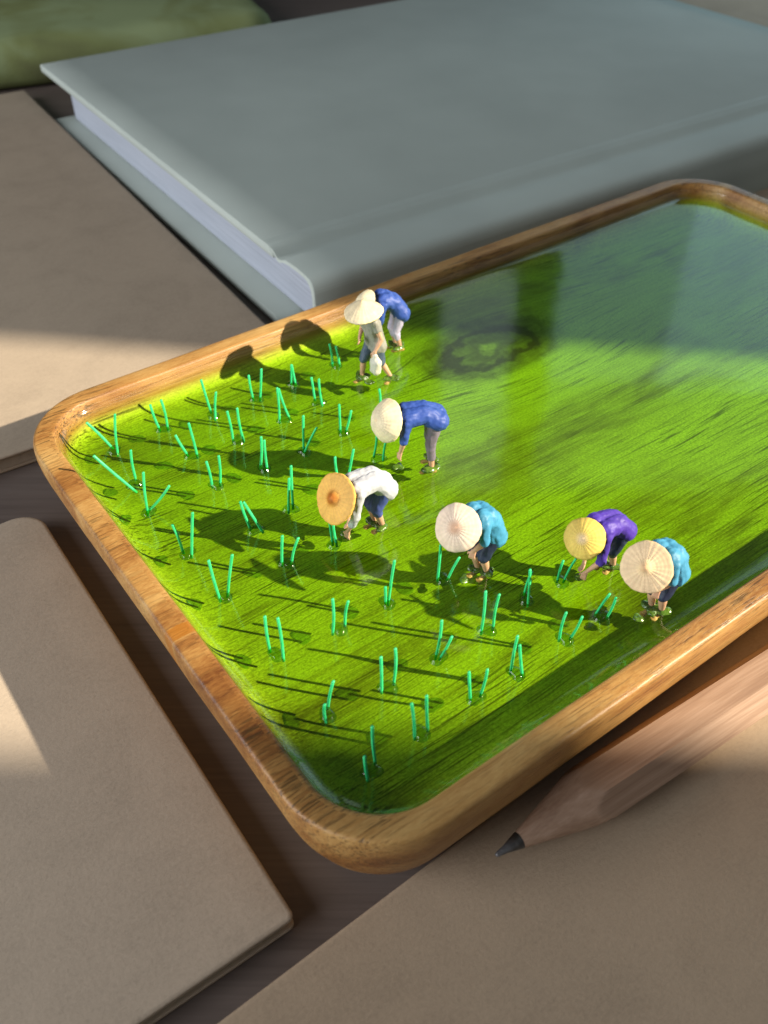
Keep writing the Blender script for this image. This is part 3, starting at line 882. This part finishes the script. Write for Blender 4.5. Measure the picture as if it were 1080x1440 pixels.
# ------------------------------------------------------------------ rice seedlings: (base x, base y, tip dx, tip height) per blade
SEEDS = [
    [(-3.98, 10.395, -0.258, 0.43), (-3.851, 10.261, 0.098, 0.677)],
    [(-3.47, 9.451, -0.411, 0.588), (-3.484, 9.703, 0.028, 0.481)],
    [(-3.175, 8.994, 0.066, 0.683), (-3.157, 9.009, 0.343, 0.44)],
    [(-3.353, 10.823, -0.058, 0.433), (-3.232, 10.849, -0.015, 0.499)],
    [(-2.839, 10.212, -0.114, 0.344), (-2.693, 10.2, -0.039, 0.567)],
    [(-2.656, 11.286, -0.066, 0.55), (-2.548, 11.085, 0.067, 0.473)],
    [(-2.222, 10.569, -0.027, 0.501), (-2.071, 10.569, -0.028, 0.557)],
    [(-2.037, 11.596, -0.023, 0.425), (-1.923, 11.603, 0.065, 0.534)],
    [(-1.576, 11.032, 0.011, 0.584), (-1.443, 11.111, -0.111, 0.51)],
    [(-1.469, 11.989, 0.025, 0.355), (-1.403, 11.989, -0.035, 0.346)],
    [(-1.75, 9.951, 0.051, 0.519), (-1.656, 9.904, 0.003, 0.496)],
    [(-2.384, 9.534, -0.025, 0.42), (-2.276, 9.573, 0.038, 0.489)],
    [(-1.163, 10.324, 0.028, 0.603), (-1.144, 10.256, 0.196, 0.446)],
    [(-1.282, 9.02, 0.046, 0.558), (-1.233, 9.126, 0.022, 0.684)],
    [(-1.77, 8.686, -0.077, 0.452), (-1.612, 8.636, -0.184, 0.488)],
    [(-2.582, 8.245, -0.059, 0.46), (-2.457, 8.197, 0.111, 0.709)],
    [(-1.292, 8.033, 0.042, 0.473), (-1.167, 8.056, 0.11, 0.414)],
    [(-0.84, 12.536, -0.033, 0.381), (-0.727, 12.536, -0.046, 0.344)],
    [(-1.076, 11.589, -0.031, 0.389), (-0.956, 11.453, -0.027, 0.452)],
    [(-0.649, 10.77, -0.002, 0.475), (-0.561, 10.77, 0.082, 0.362)],
    [(-0.061, 11.366, -0.011, 0.33)],
    [(-0.142, 10.188, 0.042, 0.365), (-0.011, 10.098, 0.031, 0.294)],
    [(-0.637, 9.663, -0.032, 0.397), (-0.5, 9.684, 0.086, 0.511)],
    [(-0.667, 8.404, -0.031, 0.487), (-0.616, 8.385, -0.024, 0.504)],
    [(0.67, 7.779, 0.011, 0.566), (0.801, 7.77, 0.117, 0.362)],
    [(1.147, 6.932, -0.002, 0.672), (1.288, 6.983, 0.024, 0.561)],
    [(1.743, 7.357, -0.039, 0.579), (1.722, 7.524, 0.048, 0.367)],
    [(2.154, 7.732, 0.023, 0.343), (2.239, 7.732, 0.09, 0.381)],
    [(2.541, 7.19, 0.104, 0.343), (2.668, 7.146, 0.043, 0.324)],
    [(2.046, 6.807, 0.016, 0.453), (2.184, 6.824, 0.076, 0.363)],
    [(1.432, 6.346, 0.016, 0.596), (1.551, 6.296, -0.076, 0.502)],
    [(0.598, 6.555, 0.037, 0.609), (0.647, 6.523, 0.111, 0.373)],
    [(0.947, 5.96, -0.044, 0.468), (1.068, 6.02, 0.039, 0.436)],
    [(0.057, 7.388, 0.065, 0.698), (0.019, 7.366, -0.003, 0.272)],
    [(-0.6, 6.913, 0.018, 0.562), (-0.461, 7.026, 0.048, 0.4)],
    [(-1.32, 6.65, -0.004, 0.567), (-1.152, 6.535, -0.01, 0.673)],
    [(0.112, 6.191, 0.01, 0.574), (-0.026, 6.076, -0.007, 0.575)],
    [(-0.608, 5.856, 0.074, 0.446), (-0.622, 5.663, -0.001, 0.305)],
    [(0.323, 5.479, -0.043, 0.577), (0.466, 5.587, -0.029, 0.562)],
    [(-0.093, 5.187, -0.022, 0.604), (-0.166, 4.973, -0.026, 0.406)],
    [(-2.005, 7.443, -0.046, 0.645), (-1.909, 7.521, 0.127, 0.658)],
]
def blade_mat():
    k = N('emerald_blade')
    f = k.noise(k.coords(), 6, 3)
    cc = k.ramp(f, [(0.3, (0.02, 0.54, 0.17)), (0.7, (0.06, 0.76, 0.28))])
    return k.principled(cc, 0.38, None, 0.5)
BLADE = blade_mat()
def blade_mesh(tip, seed):
    rng = random.Random(seed)
    V, F, n = [], [], 8
    top = Vector(tip)
    ax = top.normalized(); u = ax.orthogonal().normalized(); v = ax.cross(u)
    bend = (u * rng.uniform(-1, 1) + v * rng.uniform(-1, 1)) * 0.012
    st = (-0.12, 0.0, 0.25, 0.5, 0.75, 0.985, 1.0)
    for s in st:
        r_ = 0.0195 if s < 0.99 else 0.017
        c = top * s + bend * math.sin(math.pi * max(0, s))
        for j in range(n):
            a = 2 * math.pi * j / n
            V.append(c + u * r_ * math.cos(a) + v * r_ * 0.8 * math.sin(a))
    for i in range(len(st) - 1):
        for j in range(n):
            k = (j + 1) % n
            F.append((i * n + j, i * n + k, (i + 1) * n + k, (i + 1) * n + j))
    F.append(tuple(range(n))[::-1]); F.append(tuple(range((len(st) - 1) * n, len(st) * n)))
    return fix_normals(mesh('blade', V, F))
def drop_mesh(r_, seed):
    rng = random.Random(seed); V, F, n = [(0, 0, 0.30 * r_)], [], 18
    ph = rng.random() * 6
    for s in (0.35, 0.65, 0.88, 1.0, 1.25):
        for j in range(n):
            a = 2 * math.pi * j / n
            q = r_ * s * (1 + 0.18 * math.sin(2 * a + ph) + 0.10 * math.sin(3 * a + 2 * ph))
            V.append((q * math.cos(a), q * math.sin(a), 0.30 * r_ * math.sqrt(max(0, 1 - s * s)) - 0.001 - (0.03 if s > 1.1 else 0)))
    for j in range(n): F.append((0, 1 + j, 1 + (j + 1) % n))
    for i in range(4):
        for j in range(n):
            k = (j + 1) % n
            F.append((1 + i * n + j, 1 + (i + 1) * n + j, 1 + (i + 1) * n + k, 1 + i * n + k))
    return fix_normals(mesh('glue_drop', V, F))
SEED_LABELS = [
    'two blade green seedling at the far left corner, one blade leaning hard left',
    'green seedling by the left rim with one long blade fallen far left',
    'V shaped green seedling by the left rim, right blade broad and leaning right',
    'green seedling pair nearest the far rim left of centre, just right of the corner',
    'green seedling with short left leaning blade and taller partner, second row from left corner',
    'green seedling pair close under the sunlit stretch of far rim',
    "tall parallel green seedling pair in the upper left, above the blue farmer's shadow tip",
    "green seedling at the edge of the walking farmer's hat shadow",
    "green seedling with crossed blades at their tips, below the walking farmer's hat shadow",
    "short narrow green seedling inside the walking farmer's shadow",
    "narrow close set green seedling pair left of the blue farmer's hat shadow",
    'green seedling pair alone in the sunny patch between the two left hat shadows',
    'V shaped green seedling inside the hat shadow of the purple trousered farmer',
    'close set green seedling upper left of the golden hat',
    "small tent shaped green seedling inside the golden hat's shadow",
    "green seedling at the left tip of the golden hat farmer's shadow",
    'green seedling pair in the shadow left of and below the golden hat',
    'green seedling pair nearest the walking farmer, left of his shins',
    "green seedling pair lower left of the walking farmer's feet",
    'green seedling pair between walking farmer and purple trousered farmer, at left',
    'single green blade rising behind the hat of the purple trousered farmer',
    'green seedling pair under the hands of the purple trousered farmer',
    'green seedling pair rising just behind the golden hat',
    'green seedling pair directly under the golden hat',
    'green seedling pair directly under the pinkish hat of the stooping farmer',
    'tall parallel green seedling pair in the dark hat shadow at mid field',
    'narrow green seedling in shadow between pinkish hat and yellow hat farmers',
    "green seedling pair just left of the violet shirted farmer's hands",
    'right leaning green seedling pair below left of the tan hat',
    'right leaning green seedling pair in sun below the violet shirted farmer',
    "tent shaped green seedling in sun nearest the near rim's shadow, centre right",
    'green seedling pair in sun below left of the tall pair at mid field',
    "short green seedling pair at the edge of the near rim's shadow",
    'tall green blade with a short stub beside it, below the golden hat farmer',
    'parallel green seedling pair in the lower left of the sunny field',
    'green seedling pair nearest the amber joint of the left rim, leaning left',
    'parallel green seedling pair in the centre of the lower sunny field',
    'right leaning green blade over a short stub near the lower left rim',
    'green seedling pair in shade at the lower middle, near the corner',
    'lowest green seedling, in the shade of the near corner',
    'wide V shaped green seedling in sun by the left rim',
]
for i, bl in enumerate(SEEDS):
    cx = sum(b[0] for b in bl) / len(bl); cy = sum(b[1] for b in bl) / len(bl)
    root = empty('rice_seedling', (cx, cy, ZW))
    tag(root, SEED_LABELS[i], 'seedling', 'rice seedlings planted in the resin')
    for j, (bx, by, dx, h) in enumerate(bl):
        o = link('blade', blade_mesh((dx, 0, h), i * 7 + j), BLADE, root)
        o.location = (bx - cx, by - cy, 0)
    g = link('glue_drop', drop_mesh(0.085 if len(bl) > 1 else 0.06, i), M['glue'], root)
    g.location = (0, 0, 0)
